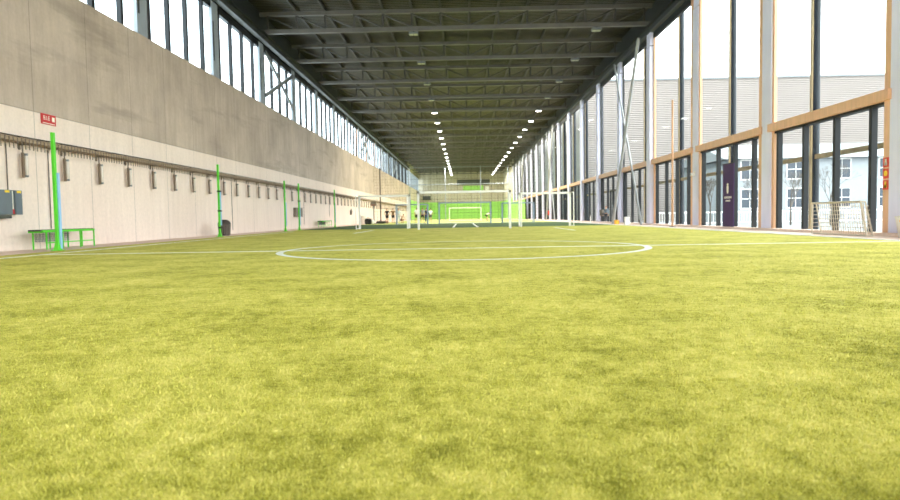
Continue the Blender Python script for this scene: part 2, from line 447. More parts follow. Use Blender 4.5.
# ---- ceiling lamps
def lamp(on):
    r = empty('ceiling_lamp', cat='ceiling lamp')
    B(-.28, .28, -.2, .2, 11.62, 11.74).build('housing', 'steel', r)
    B(-.03, .03, -.03, .03, 11.74, 11.83).build('hanger', 'darksteel', r)
    for x in (-.13, .13): B(x-.11, x+.11, -.16, .16, 11.595, 11.62).build('lens', 'lampon' if on else 'bulb', r)
    if on:
        ld = bpy.data.lights.new('lamp_light', 'AREA'); ld.shape = 'RECTANGLE'; ld.size = .5; ld.size_y = .35; ld.energy = 115
        ld.color = (1, .97, .86); lo = bpy.data.objects.new('lamp_light', ld); COL.objects.link(lo); lo.location = (0, 0, 11.58); lo.parent = r
    return r
for row, (x, sd) in enumerate(((-2.75, 'left'), (8.15, 'right'))):
    n = 0; base = {}
    for k in range(1, 21):
        on = k >= 6
        n += 1
        y = CY(k)
        if on not in base: base[on] = lamp(on); o = base[on]; o.location = (x, y, 0)
        else: o = dup(base[on], (x, y, 0))
        o['label'] = '%s rectangular ceiling lamp under a truss, %s of the %s row from the camera' % ('lit' if on else 'unlit', nth(n), sd)
        o['group'] = 'ceiling lamps of the %s row' % sd

# ---- cable tray along the left wall
r = empty('cable_tray', (0,0,0), 0, 'long tan cable tray fixed along the left concrete wall', 'cable tray')
TX0, TX1 = XL+.03, XL+.3
m = MB(); m.box(TX1-.02, TX1, YB+.1, YM-2, 2.9, 3.0); m.box(TX0, TX0+.02, YB+.1, YM-2, 2.9, 3.0); m.build('tray_rails', 'tray', r)
m = MB(); y = 14.
while y < YM-2: m.box(TX0, TX1+.004, y, y+.035, 2.87, 2.9); y += .16
m.build('tray_rungs', 'tray', r)
m = MB(); y = 14.
while y < 70: m.box(TX1+.0, TX1+.012, y, y+.03, 2.7, 2.99); y += .16
m.build('comb_shade', 'rung', r)  # dark bars: the tray's comb-shaped shadow built as geometry
MB().tube((TX0+.08, YB+.1, 2.93), (TX0+.08, YM-2, 2.93), .03, n=6).build('cable', 'strap', r)
MB().tube((TX1-.08, YB+.1, 2.93), (TX1-.08, YM-2, 2.93), .025, n=6).build('cable', 'rung', r)
MB().tube((XL+.05, YB+.1, 3.08), (XL+.05, YM-2, 3.08), .018, n=6).build('top_wire', 'wire', r)
y = 15.8; wbk = None
while y < YM-3:
    if wbk is None: wbk = MB().box(0, TX1-XL, 0, .05, 2.84, 2.87).box(0, .04, 0, .05, 2.72, 3.1).build('wall_bracket', 'rung', r); q = wbk
    else: q = wbk.copy(); COL.objects.link(q); q.parent = r
    q.location = (XL, y, 0); y += BAY/4
# ---- wall lights hanging below the tray
def wall_light():
    r = empty('wall_light', cat='wall lamp')
    B(-.05, .0, -.1, -.03, 1.96, 2.64).build('bracket', 'lampbody', r)
    m = MB(); m.lathe([(0, 2.0), (.035, 2.01), (.045, 2.04), (.045, 2.56), (.035, 2.59), (0, 2.6)], 12, (.01, .02)); m.build('lamp_tube', 'tube', r)
    MB().lathe([(.048, 2.56), (.048, 2.62), (0, 2.625)], 12, (.01, .02)).build('top_cap', 'steel', r)
    MB().lathe([(0, 1.975), (.048, 1.98), (.048, 2.03)], 12, (.01, .02)).build('bottom_cap', 'steel', r)
    MB().tube((-.02, -.065, 2.6), (-.02, -.065, 2.88), .018, n=6).build('hanger', 'wire', r)
    return r
wp = wall_light(); i = 0; y = 17.72
while y < YM-3:
    i += 1
    o = wp if i == 1 else dup(wp, (0,0,0))
    o.location = (XL+.15, y, 0)
    o['label'] = 'unlit tubular wall lamp hanging under the cable tray, %s from the camera end' % nth(i)
    o['group'] = 'tubular wall lamps on the left wall'
    y += BAY/4
# conduits down the wall
for i, (x, z, d) in enumerate(((17.15, 1.62, 'beside the grey electrical cabinet'), (18.9, .56, 'dropping behind the near green bench'), (34.0, .2, 'dropping just beyond the dark litter bin'), (49.5, .3, 'beyond the brown wall box'), (59, .9, 'dropping beyond the far green bench'))):
    m = MB(); m.tube((0, 0, z), (0, 0, 2.82), .014, n=6)
    o = m.build('conduit', 'wire', None, (XL+.03, x, 0)); tag(o, 'thin dark conduit on the left wall, '+d, 'conduit', 'conduits on the left wall')
# wall expansion joint, modelled as a dark tube
o = MB().tube((0,0,.0), (0,0,7.6), .09, n=8).build('expansion_joint', 'wire', None, (XL+.45, 92.8, 0)); tag(o, 'tall dark vertical joint on the far part of the left wall', 'pipe')
# ---- wall box
r = empty('electrical_cabinet', (XL, 16.2, 0), 0, 'slate grey electrical cabinet with yellow stickers on left wall', 'electrical cabinet')
B(0, .22, 0, .82, .96, 1.6).build('cabinet_body', 'cabinet', r)
B(0, .2, .98, 1.24, .96, 1.6).build('cabinet_body', 'cabinet', r)
B(.0, .14, .82, .98, 1.0, 1.58).build('white_panel', 'signwhite', r)
B(.14, .17, .84, .96, .98, 1.1).build('red_switch', 'red', r)
B(.22, .225, .55, .72, 1.53, 1.59).build('sticker', 'yellow', r); B(.2, .205, 1.04, 1.2, 1.53, 1.59).build('sticker', 'yellow', r)
B(0, .2, .05, .8, .86, .95).build('cabinet_shade', 'darkgrey', r)  # dark box in place of the shadow below the cabinet
r = empty('fire_hose_sign', (XL+.01, 18.68, 3.57), 0, 'red rectangular B.I.E fire hose sign high on left concrete wall', 'sign')
B(0, .015, 0, .68, 0, .3).build('panel', 'red', r)
B(.015, .018, .06, .62, .025, .045).build('caption_band', 'signwhite', r)
def text(s, size, loc, rot, m, parent, name='lettering', bold=0):
    cu = bpy.data.curves.new(name, 'FONT'); cu.body = s; cu.size = size; cu.extrude = .001; cu.offset = bold; cu.align_x = 'CENTER'; cu.align_y = 'CENTER'
    t = bpy.data.objects.new(name, cu); COL.objects.link(t)
    dg = bpy.context.evaluated_depsgraph_get(); me = bpy.data.meshes.new_from_object(t.evaluated_get(dg)); bpy.data.objects.remove(t)
    me.materials.clear(); me.materials.append(MT[m]); o = bpy.data.objects.new(name, me); COL.objects.link(o)
    o.location = loc; o.rotation_euler = rot; o.parent = parent; return o
text('B.I.E', .17, (.019, .24, .18), (PI/2, 0, PI/2), 'signwhite', r)
B(.015, .018, .5, .62, .11, .24).build('hose_symbol', 'signwhite', r)
o = B(0, .2, 0, 1.9, 0, .66).build('wall_cabinet', 'box', None, (XL, 46.5, .87)); tag(o, 'brown-grey box on the left wall behind the green posts', 'cabinet')

def extinguisher(loc, label, c):
    r = empty('fire_extinguisher', loc, 0, label, 'fire extinguisher')
    m = MB(); m.lathe([(0, 0), (.1, .01), (.11, .05), (.11, .45), (.07, .53), (.03, .56), (0, .56)], 16); m.build('cylinder', c, r)
    MB().tube((0,0,.56), (0,0,.64), .02).bar((0,0,.64), (.12,0,.66), .03, .02).build('valve', 'strap', r)
    MB().tube((.02,0,.6), (.14,.0,.42), .015, n=6).tube((.14,0,.42), (.13,0,.2), .015, n=6).build('hose', 'strap', r)
    return r
extinguisher((XL+.115, 70, 1.05), 'dark extinguisher on left wall beyond the second green bench', 'box')
extinguisher((XR-.395, CY(8), .7), 'red fire extinguisher on the right facade seen through the right goal', 'orangered')

# ---- green poles
def post(x, y, h, lab, pads, straps):
    r = empty('padded_post', (x, y, 0), 0, lab, 'post', 'green posts along the left wall')
    B(-.035, .035, -.045, .045, .02, h).build('pole', 'green', r)
    B(-.12, .12, -.12, .12, .012, .03).build('base_plate', 'green', r)
    m = MB(); m.add([(-.07,-.08,.03),(.07,-.08,.03),(.07,.08,.03),(-.07,.08,.03),(-.037,-.047,.22),(.037,-.047,.22),(.037,.047,.22),(-.037,.047,.22)], [(0,1,5,4),(1,2,6,5),(2,3,7,6),(3,0,4,7),(4,5,6,7)])
    m.build('foot', 'green', r)
    for z0, z1 in pads: B(.0, .07, .02, .1, z0, z1).build('padding', 'pad', r)
    for z in straps: B(-.055, .08, -.06, .11, z-.03, z+.03).build('strap', 'strap', r)
post(-10.4, 16.65, 3.02, 'nearest green post, with long light blue padding, beside the green bench', [(.06, 2.0)], [])
post(-10.42, 28.0, 3.1, 'green post with light blue padding and black straps beside dark litter bin', [(.5, 1.95)], [.4, 1.12, 1.96])
post(-10.35, 38.2, 2.95, 'green post standing in front of the left end of the brown wall box', [(.3, 1.7)], [])
post(-10.35, 41.5, 2.95, 'green post with one black strap right of the brown wall box', [(.3, 1.8)], [1.85])
post(-10.3, 52.9, 3.0, 'farthest green post, standing beside the far green bench', [(.4, 1.9)], [])
# ---- benches
def bench(loc, L, label):
    r = empty('bench', loc, 0, label, 'bench', 'green benches along the left wall')
    m = MB(); m.box(.17, .2, 0, L, .49, .53).box(-.2, -.17, 0, L, .49, .53).box(-.2, .2, L-.03, L, .49, .53).box(-.2, .2, .0, .03, .46, .495)
    m.build('seat_frame', 'green', r)
    for x in (-.16, -.1, -.04, .02, .08, .14): B(x-.02, x+.02, -.03, L-.01, .5, .545).build('seat_slat', 'slat', r)
    B(-.17, .17, .05, L-.04, .47, .49).build('seat_plate', 'green', r)
    for f in (.07, .36, .70, .985):
        m = MB(); 
        for x in (.185, -.185): MB().box(x-.015, x+.015, f*L-.015, f*L+.015, 0, .49).build('leg', 'green', r)
    B(.17, .2, .06*L, L-.03, .17, .2).build('rail', 'green', r)
    m = MB(); y = .08*L
    while y < .7*L: m.box(-.15, -.14, y, y+.012, .2, .47); y += .06
    for z in (.22, .28, .34, .40, .45): m.box(-.15, -.14, .08*L, .7*L, z, z+.01)
    m.build('mesh_panel', 'mesh', r)
bench((-11.45, 17.38, 0), 2.5, 'near green metal bench with dark slats beside the nearest green post')
bench((-11.45, 52.6, 0), 3.8, 'far green metal bench beside the farthest green post')
# ---- litter bin
r = empty('litter_bin', (-11.1, 30.4, 0), 0, 'dark brown slatted litter bin against left wall by second post', 'litter bin')
m = MB(); m.lathe([(0, .0), (.22, .0), (.24, .05), (.27, .52), (.28, .55), (.26, .55)], 20); m.build('bin_body', 'bin', r)
m = MB(); m.lathe([(.29, .53), (.29, .57), (.25, .66), (.15, .73), (0, .75)], 20); m.build('lid', 'bin', r)
m = MB()
for i in range(20):
    a = 2*PI*i/20; m.bar((.255*math.cos(a), .255*math.sin(a), .04), (.285*math.cos(a), .285*math.sin(a), .52), .03, .012)
m.build('slats', 'box', r)

# ---- goals
def goal(loc, W, H, D, label, c='white', r=.06, rz=0, front=-1):
    g = empty('goal', loc, rz, label, 'goal')
    for s in (-1, 1): B(s*W/2-r, s*W/2+r, -r, r, .012, H).build('goalpost', c, g)
    B(-W/2-r, W/2+r, -r, r, H-2*r, H).build('crossbar', c, g)
    if D:
        q = .022; yb = D
        for s in (-1, 1):
            MB().tube((s*W/2, 0, H-.06), (s*(W/2), yb*.98, H-.06), q, n=6).tube((s*W/2, yb, .012), (s*W/2, yb, H-.06), q*1.4, n=6).tube((s*W/2, 0, .05), (s*W/2, yb, .05), q, n=6).build('side_frame', c, g)
        if D > 0: MB().tube((-W/2, yb, .05), (W/2, yb, .05), q, n=6).build('ground_bar', c, g)
    return g
goal((.1, 36.3, 0), 5.05, 2.12, 0, 'large white goal frame at the centre of the hall, nearest goal')
goal((-4.9, 41.2, 0), 3.12, 2.12, -1.4, 'smaller white goal frame left of the large central goal')
goal((5.1, 40.9, 0), 3.12, 2.12, -1.4, 'smaller white goal frame right of the large central goal')
goal((.25, 65, 0), 5.1, 2.12, 1.2, 'blue-grey goal frame on dark turf seen through the large central goal', 'greypaint')
goal((.45, 106, 0), 5.1, 2.12, 1.2, 'distant white goal frame standing before the green end wall', 'white')
goal((-5.0, 65, 0), 3.1, 2.0, 1.2, 'blue-grey side goal on dark turf, left of the central goals', 'greypaint')
goal((5.5, 65, 0), 3.1, 2.0, 1.2, 'blue-grey side goal on dark turf, right of the central goals', 'greypaint')
# ---- mini goal
g = empty('mini_goal', (10.55, 17.35, 0), 0, 'small beige goal with net standing before the nearest right windows', 'goal')
W, H = 2.7, .93
MB().tube((0, 0, .03), (0, .28, H), .028).build('goalpost', 'goalnet', g)
MB().tube((0, W, .03), (0, W-.02, H), .028).build('goalpost', 'goalnet', g)
MB().tube((0, .26, H), (0, W, H), .028).build('crossbar', 'goalnet', g)
MB().tube((0, 0, .03), (.22, .1, .03), .02).tube((.22, .1, .03), (.22, W-.1, .03), .02).tube((.22, W-.1, .03), (0, W, .03), .02).tube((0, 0, .03), (0, W, .03), .02).build('ground_frame', 'goalnet', g)
MB().tube((0, .28, H), (.12, .28, H-.0), .018).tube((.12, .28, H), (.22, .1, .03), .018).tube((0, W, H), (.12, W, H), .018).tube((.12, W, H), (.22, W-.1, .03), .018).build('side_frame', 'goalnet', g)
m = MB()
for i in range(22):
    y = .15+i*(W-.3)/21; m.tube((.12, max(y, .28), H), (.22, y, .03), .01, n=4, caps=False).tube((0, max(y, .28), H), (.12, max(y, .28), H), .01, n=4, caps=False)
for j in range(8):
    t = j/8; m.tube((.12+.1*t, .28-.18*t, H*(1-t)), (.12+.1*t, W-.1*t, H*(1-t)), .01, n=4, caps=False)
for s, yy in ((0, .14), (1, W)):
    for j in range(1, 8): m.tube((0, yy, H*j/8), (.22-.1*j/8, yy, H*j/8), .01, n=4, caps=False)
m.build('goal_net', 'goalnet', g)
# ---- right side things
r = empty('banner', (XR-.25, 27.45, .02), 0, 'tall purple banner with pale crest and two lines of writing', 'banner')
B(0, .03, 0, 1.12, 0, 2.72).build('cloth', 'purple', r)
B(-.01, .04, 0, 1.12, 2.7, 2.74).build('top_rail', 'strap', r)
m = MB(); m.lathe([(0, 0), (.05, .02), (.1, .1), (.11, .3), (.06, .36), (.09, .42), (0, .46)], 12)
o = m.build('crest', 'signwhite', r, (-.012, .58, 1.45)); o.scale = (.12, 1, 1)
for z0, hh, y0, cnt, stp in ((1.26, .085, .2, 11, .07), (1.13, .065, .34, 8, .06)):      # two rows of small pale letter strokes
    m = MB()
    for q in range(cnt):
        y = y0+q*stp; m.box(-.004, 0, y, y+.014, z0, z0+hh).box(-.004, 0, y+stp*.45, y+stp*.45+.014, z0, z0+hh).box(-.004, 0, y, y+stp*.5, z0+(hh*.5 if q % 2 else hh*.8), z0+(hh*.5 if q % 2 else hh*.8)+.016)
    m.build('lettering', 'signwhite', r)
for j, (z, d) in enumerate(((1.84, 'topmost'), (1.54, 'middle'), (1.24, 'lowest'))):
    r = empty('safety_sign', (XR-.1, CY(-1)+.48, z), 0, 'square red safety sign on the timber trim, %s of three' % d, 'sign', 'red safety signs on the timber trim')
    B(-.012, 0, -.115, .115, 0, .26).build('panel', 'orangered', r)
    m = MB()
    if j == 1: m.tube((-.016, 0, .135), (-.012, 0, .135), .075, n=16)
    else: m.box(-.016, -.012, -.035, .035, .05, .22); m.box(-.016, -.012, -.05, .05, .05, .12)
    m.build('symbol', 'yellow' if j else 'signwhite', r)
r = empty('wall_camera', (XR-.1, CY(1), 2.5), 0, 'small white camera mounted on the third right column', 'camera')
B(-.22, -.02, -.08, .08, 0, .13).build('camera_body', 'white', r); B(-.05, 0, -.04, .04, .02, .22).build('bracket', 'white', r)
MB().tube((-.24, 0, .065), (-.22, 0, .065), .05, n=12).build('lens', 'strap', r)
r = empty('timber_pole', (10.6, 33.4, 0), 0, 'thin tall timber pole standing before the third right window bay', 'pole')
MB().tube((0,0,.02), (0,0,6.35), .055, .045, n=10).build('shaft', 'wood', r); MB().tube((0,0,0), (0,0,.03), .16, n=16).build('foot_plate', 'steel', r)
r = empty('plastic_tub', (10.95, 15.7, 0), 0, 'yellow-orange plastic tub at the right edge beside the timber trim', 'tub')
m = MB(); m.add([(-.3,-.3,0),(.3,-.3,0),(.3,.3,0),(-.3,.3,0),(-.36,-.36,.42),(.36,-.36,.42),(.36,.36,.42),(-.36,.36,.42)], [(0,3,2,1),(0,1,5,4),(1,2,6,5),(2,3,7,6),(3,0,4,7)]); m.build('tub_body', 'orange', r)
B(-.39, .39, -.39, .39, .40, .45).build('rim', 'orange', r)
r = empty('white_bucket', (11.05, 16.55, 0), 0, 'white tapered bucket at the right edge behind the orange tub', 'bucket')
m = MB(); m.lathe([(0, 0), (.17, 0), (.25, .48), (.26, .5), (.24, .5), (.16, .03)], 18); m.build('bucket_body', 'whiteplastic', r)
m = MB(); m.lathe([(.26, .5), (.27, .53), (.1, .55), (0, .55)], 18); m.build('lid', 'whiteplastic', r)
r = empty('orange_crate', (10.5, 45.0, 0), 0, 'small orange crate on the floor by the open right doorway', 'crate')
m = MB(); m.box(-.2,.2,-.25,.25,0,.04).box(-.2,-.17,-.25,.25,.04,.4).box(.17,.2,-.25,.25,.04,.4).box(-.2,.2,-.25,-.22,.04,.4).box(-.2,.2,.22,.25,.04,.4); m.build('crate_body', 'orange', r); r.scale = (.7, .7, .7)
o = MB().box(-.16, .16, -.2, .2, 0, .1).box(-.14, .14, -.18, .18, .1, .5).build('white_box', 'whiteplastic', None, (10.75, 43.2, 0)); tag(o, 'white box on the floor at the foot of the nearest right brace', 'box')
# door in bay 3
d = empty('door_1', (XR-.05, 49.2, .09), 0, kind='structure')
m = MB(); m.box(0,.12,-.06,0,0,2.35).box(0,.12,1.9,1.96,0,2.35).box(0,.12,-.06,1.96,2.35,2.45).box(0,.12,.92,.98,0,2.35); m.build('door_frame', 'black', d)
MB().tube((-.06, .85, .9), (-.06, .85, 1.3), .02).tube((-.06,.85,.95),(.02,.85,.95),.012,n=6).tube((-.06,.85,1.25),(.02,.85,1.25),.012,n=6).build('door_handle', 'steel', d)
r = empty('folding_sign', (10.9, 56.2, 0), 0, 'small white folding floor sign by the right columns', 'floor sign')
MB().bar((-.0, -.14, .0), (0, 0, .62), .03, .02).build('panel', 'white', r); MB().bar((0, .14, .0), (0, 0, .62), .03, .02).build('panel', 'white', r)
# green padding boards, far right
r = empty('green_boards', (XR-1.05, 110, 0), 0, 'bright green boards along the far end of the right wall', 'boards')
for i in range(11): B(0, .1, i*3, i*3+2.96, 0, 3.4).build('board', 'greenwall', r)
# ---- far frame, nets
r = empty('ball_stop_frame', (0, CY(16)+1, 0), 0, 'pale steel frame of posts and rail before the far end wall', 'frame')
for x in (-11.5, -3.7, 4.1, 10.15): MB().tube((x,0,0), (x,0,11.8), .09, n=8).build('post', 'clercol', r)
MB().tube((-11.6, 0, 7.8), (10.15, 0, 7.8), .1, n=8).build('rail', 'clercol', r)
MB().tube((-11.6, 0, 11.6), (10.15, 0, 11.6), .07, n=8).build('rail', 'clercol', r)
def net(y, sp, t, label, x0=XL+.5, x1=XR-.7, z1=11.8, z0=.02):
    m = MB(); x = x0
    while x <= x1: m.box(x-t/2, x+t/2, -t/2, t/2, z0, z1); x += sp
    z = z0
    while z <= z1: m.box(x0, x1, -t/2, t/2, z-t/2, z+t/2); z += sp
    o = m.build('divider_net', 'net', None, (0, y, 0)); tag(o, label, 'net')
net(CY(8)+1, .375, .013, 'dark sports net hanging across the hall behind the second goals')
net(CY(16)+1.3, 1.5, .035, 'dark coarse net behind the pale steel frame at far end')
o = B(0, 2.2, 0, .3, 0, 1.1).build('scoreboard', 'darkgrey', None, (-11.0, YE-.35, 5.4)); tag(o, 'dark rectangular scoreboard high at left of the far end wall', 'scoreboard')
o = B(0, 1.1, 0, .4, 0, 1.7).build('wall_unit', 'whiteplastic', None, (6.5, YE-.45, 7.3)); tag(o, 'white box unit on the far end wall right of the green panel', 'box')

# ------------------------------------------------------------ people
def skin_mesh(name, verts, edges, radii, m, parent, sub=1, root=0):
    me = bpy.data.meshes.new(name); me.from_pydata(verts, edges, []); o = bpy.data.objects.new(name, me); COL.objects.link(o)
    md = o.modifiers.new('s', 'SKIN'); md.use_smooth_shade = True
    for i, r in enumerate(radii):
        d = me.skin_vertices[0].data[i]; d.radius = r if isinstance(r, tuple) else (r, r); d.use_root = (i == root)
    sb = o.modifiers.new('u', 'SUBSURF'); sb.levels = sub; sb.render_levels = sub
    dg = bpy.context.evaluated_depsgraph_get(); m2 = bpy.data.meshes.new_from_object(o.evaluated_get(dg)); bpy.data.objects.remove(o)
    m2.materials.clear(); m2.materials.append(m); q = bpy.data.objects.new(name, m2); COL.objects.link(q); q.parent = parent
    return q
PM = {}
def pm(c):
    if c not in PM: PM[c] = mat('cloth_%d_%d_%d' % c, c, .8, var=.06, scale=10)
    return PM[c]
SKIN = mat('skin', (205, 160, 130), .5, var=.04)
def person(loc, rz, pose, shirt, bottoms, hair, label, scale=1, long_legs=False, shoes=(40, 40, 44), long_sleeves=False):
    r = empty('person', loc, rz, label, 'person'); r.scale = (scale,)*3
    V = Vector
    J = dict(pel=V((0,0,.95)), spn=V((0,.01,1.15)), che=V((0,0,1.35)), nck=V((0,0,1.50)), chin=V((0,-.02,1.56)), hd=V((0,-.02,1.64)), top=V((0,-.01,1.72)))
    for s, t in ((-1, 'l'), (1, 'r')):
        J[t+'hip'] = V((s*.09,0,.9)); J[t+'kne'] = V((s*.1,-.02,.5)); J[t+'ank'] = V((s*.1,.02,.09)); J[t+'toe'] = V((s*.12,-.15,.04))
        J[t+'sho'] = V((s*.18,0,1.43)); J[t+'elb'] = V((s*.24,.03,1.14)); J[t+'wri'] = V((s*.24,-.05,.89)); J[t+'pal'] = V((s*.24,-.07,.81))
    if pose == 'walk':
        J['lkne'] += V((0,-.16,.02)); J['lank'] += V((0,-.24,.01)); J['ltoe'] += V((0,-.26,.02)); J['rkne'] += V((0,.02,0)); J['rank'] += V((0,.26,.06)); J['rtoe'] += V((0,.24,.0))
        J['lelb'] += V((0,.08,0)); J['lwri'] += V((0,.14,.02)); J['lpal'] += V((0,.16,.03)); J['relb'] += V((0,-.06,0)); J['rwri'] += V((0,-.18,.06)); J['rpal'] += V((0,-.22,.08))
    if pose == 'hips':
        for s, t in ((-1, 'l'), (1, 'r')): J[t+'elb'] = V((s*.4,.06,1.18)); J[t+'wri'] = V((s*.24,-.04,1.02)); J[t+'pal'] = V((s*.17,-.07,1.0))
    if pose in ('bend', 'crouch', 'sit'):
        dz, an = {'bend': (-.12, 1.0), 'crouch': (-.5, .55), 'sit': (-.45, .25)}[pose]
        c, s_ = math.cos(an), math.sin(an); P = J['pel'].copy()
        for q in ('spn','che','nck','chin','hd','top','lsho','rsho','lelb','relb','lwri','rwri','lpal','rpal'):
            d = J[q]-P; J[q] = P+V((d.x, d.y*c-d.z*s_, d.y*s_+d.z*c))
        for t, s in (('l', -1), ('r', 1)):
            J[t+'elb'] = J[t+'sho']+V((s*.05,-.1,-.26)); J[t+'wri'] = J[t+'elb']+V((-s*.04,-.2,-.12)); J[t+'pal'] = J[t+'wri']+V((0,-.06,-.04))
        for q in J:
            if q[1:] not in ('kne', 'ank', 'toe'): J[q] = J[q]+V((0, .12 if pose != 'sit' else .3, dz))
        for t, s in (('l', -1), ('r', 1)):
            if pose == 'sit': J[t+'kne'] = V((s*.14,-.12,.5)); J[t+'ank'] = V((s*.13,-.14,.09)); J[t+'toe'] = V((s*.14,-.3,.04))
            if pose == 'crouch': J[t+'kne'] = V((s*.17,-.27,.5))
            if pose == 'bend': J[t+'kne'] = V((s*.12,-.08,.48))
    names = list(J); idx = {q: i for i, q in enumerate(names)}
    E_ = [('pel','spn'),('spn','che'),('che','nck'),('nck','chin'),('chin','hd'),('hd','top')]
    for t in 'lr': E_ += [('pel',t+'hip'),(t+'hip',t+'kne'),(t+'kne',t+'ank'),(t+'ank',t+'toe'),('che',t+'sho'),(t+'sho',t+'elb'),(t+'elb',t+'wri'),(t+'wri',t+'pal')]
    RAD = dict(pel=(.13,.10), spn=(.12,.09), che=(.14,.1), nck=.055, chin=.06, hd=(.078,.095), top=(.05,.06), hip=.085, kne=.055, ank=.037, toe=.032, sho=.055, elb=.038, wri=.026, pal=(.036,.018))
    vs = [J[q] for q in names]; rad = [RAD.get(q) or RAD[q[1:]] for q in names]; ed = [(idx[a], idx[b]) for a, b in E_]
    for t, s in (('l', -1), ('r', 1)):                                   # four fingers and a thumb per hand
        d = (J[t+'pal']-J[t+'wri']).normalized(); side = d.cross(V((s, 0, 0)));
        if side.length < .1: side = V((0, 1, 0))
        side.normalize()
        for i, (o_, ln) in enumerate(((-.026, .055), (-.009, .066), (.009, .062), (.026, .048))):
            a = J[t+'pal']+side*o_+d*.03; b = a+d*ln*.6+V((-s*.006, 0, 0)); c = b+d*ln*.5+V((-s*.02, 0, 0))
            k = len(vs); vs += [a, b, c]; rad += [.009, .0085, .007]; ed += [(idx[t+'pal'], k), (k, k+1), (k+1, k+2)]
        a = J[t+'wri']+d*.03-side*.03; b = a+d*.03-side*.025; k = len(vs); vs += [a, b]; rad += [.011, .009]; ed += [(idx[t+'wri'], k), (k, k+1)]
    body = skin_mesh('body', vs, ed, rad, SKIN, r)
    def garment(name, chain, edges, rads, c):
        ii = {q: i for i, q in enumerate(chain)}
        pts = [J[q] if isinstance(q, str) else q for q in chain]
        return skin_mesh(name, pts, [(a, b) for a, b in edges], rads, pm(c), r)
    mid = lambda a, b, f: J[a].lerp(J[b], f)
    ch = [J['pel']+V((0,0,.0)), J['spn'], J['che'], mid('che','nck',.75)]; e = [(0,1),(1,2),(2,3)]; rr = [(.155,.125), (.14,.115), (.16,.122), .07]
    for t in 'lr':
        f = .95 if long_sleeves else .6; k = len(ch); ch += [J[t+'sho'], mid(t+'sho', t+'elb', f)]; e += [(2,k),(k,k+1)]; rr += [.075, .06]
        if long_sleeves: ch.append(mid(t+'elb', t+'wri', .9)); e.append((k+1,k+2)); rr.append(.042)
    skin_mesh('shirt', ch, e, rr, pm(shirt), r)
    ch = [J['pel']+V((0,0,.0))]; e = []; rr = [(.15,.12)]
    for t in 'lr':
        k = len(ch); ch += [J[t+'hip'], J[t+'kne'] if long_legs else mid(t+'hip', t+'kne', .8)]; e += [(0,k),(k,k+1)]; rr += [.11, .085]
        if long_legs: ch.append(mid(t+'kne', t+'ank', .9)); e.append((k+1,k+2)); rr.append(.06)
    skin_mesh('trousers' if long_legs else 'shorts', ch, e, rr, pm(bottoms), r)
    for t in 'lr':
        skin_mesh('shoe', [J[t+'ank']+V((0,.03,-.04)), J[t+'toe']], [(0,1)], [(.045,.045), (.04,.035)], pm(shoes), r)
    hv = J['hd']; hm = MB(); pts = []
    for i in range(7):
        a = PI*.5*i/6
        for j in range(14):
            b = 2*PI*j/14; pts.append(V((.092*math.sin(a)*math.cos(b), .108*math.sin(a)*math.sin(b)+.018, .11*math.cos(a)+.012-(.05*math.sin(a)*(math.sin(b) > -.2)))))
    hm.add([hv+p for p in pts], [(i*14+j, i*14+(j+1) % 14, (i+1)*14+(j+1) % 14, (i+1)*14+j) for i in range(6) for j in range(14)], True); hm.build('hair', pm(hair), r)
    fd = V((0,-1,0)); fm = MB()
    for s in (-1, 1): fm.tube(hv+V((s*.032,-.088,.0)), hv+V((s*.032,-.1,.0)), .011, .008, n=8)
    fm.build('eyes', pm((30, 26, 24)), r)
    MB().tube(hv+V((0,-.085,.0)), hv+V((0,-.118,-.03)), .008, .014, n=8).build('nose', SKIN, r)
    MB().tube(hv+V((-.022,-.088,-.055)), hv+V((.022,-.088,-.055)), .007, n=6).build('mouth', pm((150, 80, 75)), r)
    m = MB()
    for s in (-1, 1): m.tube(hv+V((s*.075,0,-.03)), hv+V((s*.088,.005,.03)), .014, .018, n=8)
    m.build('ears', SKIN, r)
    return r
def px(x, Y): return (x-462.4)/656.5*Y
DK = (34, 28, 26)
person((px(387, 76), 76, .012), -.4, 'hips', (30, 32, 44), (26, 26, 32), DK, 'person in black with hands on hips, standing beside the person in brown')
person((px(393, 77), 77, .012), .3, 'hips', (122, 92, 52), (26, 26, 30), DK, 'person in a brown top and black shorts by the left wall')
person((px(398.5, 76), 76, .012), .1, 'stand', (188, 200, 204), (190, 198, 196), (90, 80, 70), 'person in pale grey clothes standing right of the person in brown', long_legs=True, long_sleeves=True)
person((px(402, 78), 78, .012), .8, 'crouch', (196, 176, 160), (90, 40, 50), DK, 'person crouching low behind the left goal, right of the pale figure', .95)
person((px(416.7, 74), 74, .012), .2, 'stand', (226, 222, 222), (28, 28, 32), DK, 'person in white shirt and black shorts, leftmost of the row by the goal')
person((px(422.7, 75), 75, .012), -.2, 'walk', (150, 152, 156), (34, 34, 42), DK, 'person in a grey shirt just right of the left goalpost')
person((px(426.4, 76.5), 76.5, .012), -.1, 'stand', (40, 44, 84), (40, 48, 110), DK, 'person in dark navy clothes with red shoes', long_legs=True, shoes=(200, 50, 60), long_sleeves=True)
person((px(430.5, 84), 84, .012), .5, 'hips', (240, 240, 240), (90, 90, 84), DK, 'person in a white shirt standing farther back, rightmost of the row')
person((px(487, 95), 95, .012), 1.2, 'bend', (240, 236, 232), (60, 60, 50), DK, 'person in white bending forward beside the blue-grey goalpost')
person((11.3, 51.9, 0), -.6, 'stand', (110, 124, 134), (60, 60, 66), (120, 70, 50), 'person in a grey-blue jacket standing by the right columns', .76, long_legs=True, long_sleeves=True)
r = empty('backpack', (10.92, 51.75, .55), .3, 'brown-grey backpack carried by the person at the right columns', 'backpack')
m = MB(); m.box(-.13, .13, -.15, .15, 0, .5); o = m.build('bag', 'box', r); bv = o.modifiers.new('b', 'BEVEL'); bv.width = .06; bv.segments = 3
B(-.09, .09, -.2, -.15, .06, .26).build('front_pocket', 'bin', r)
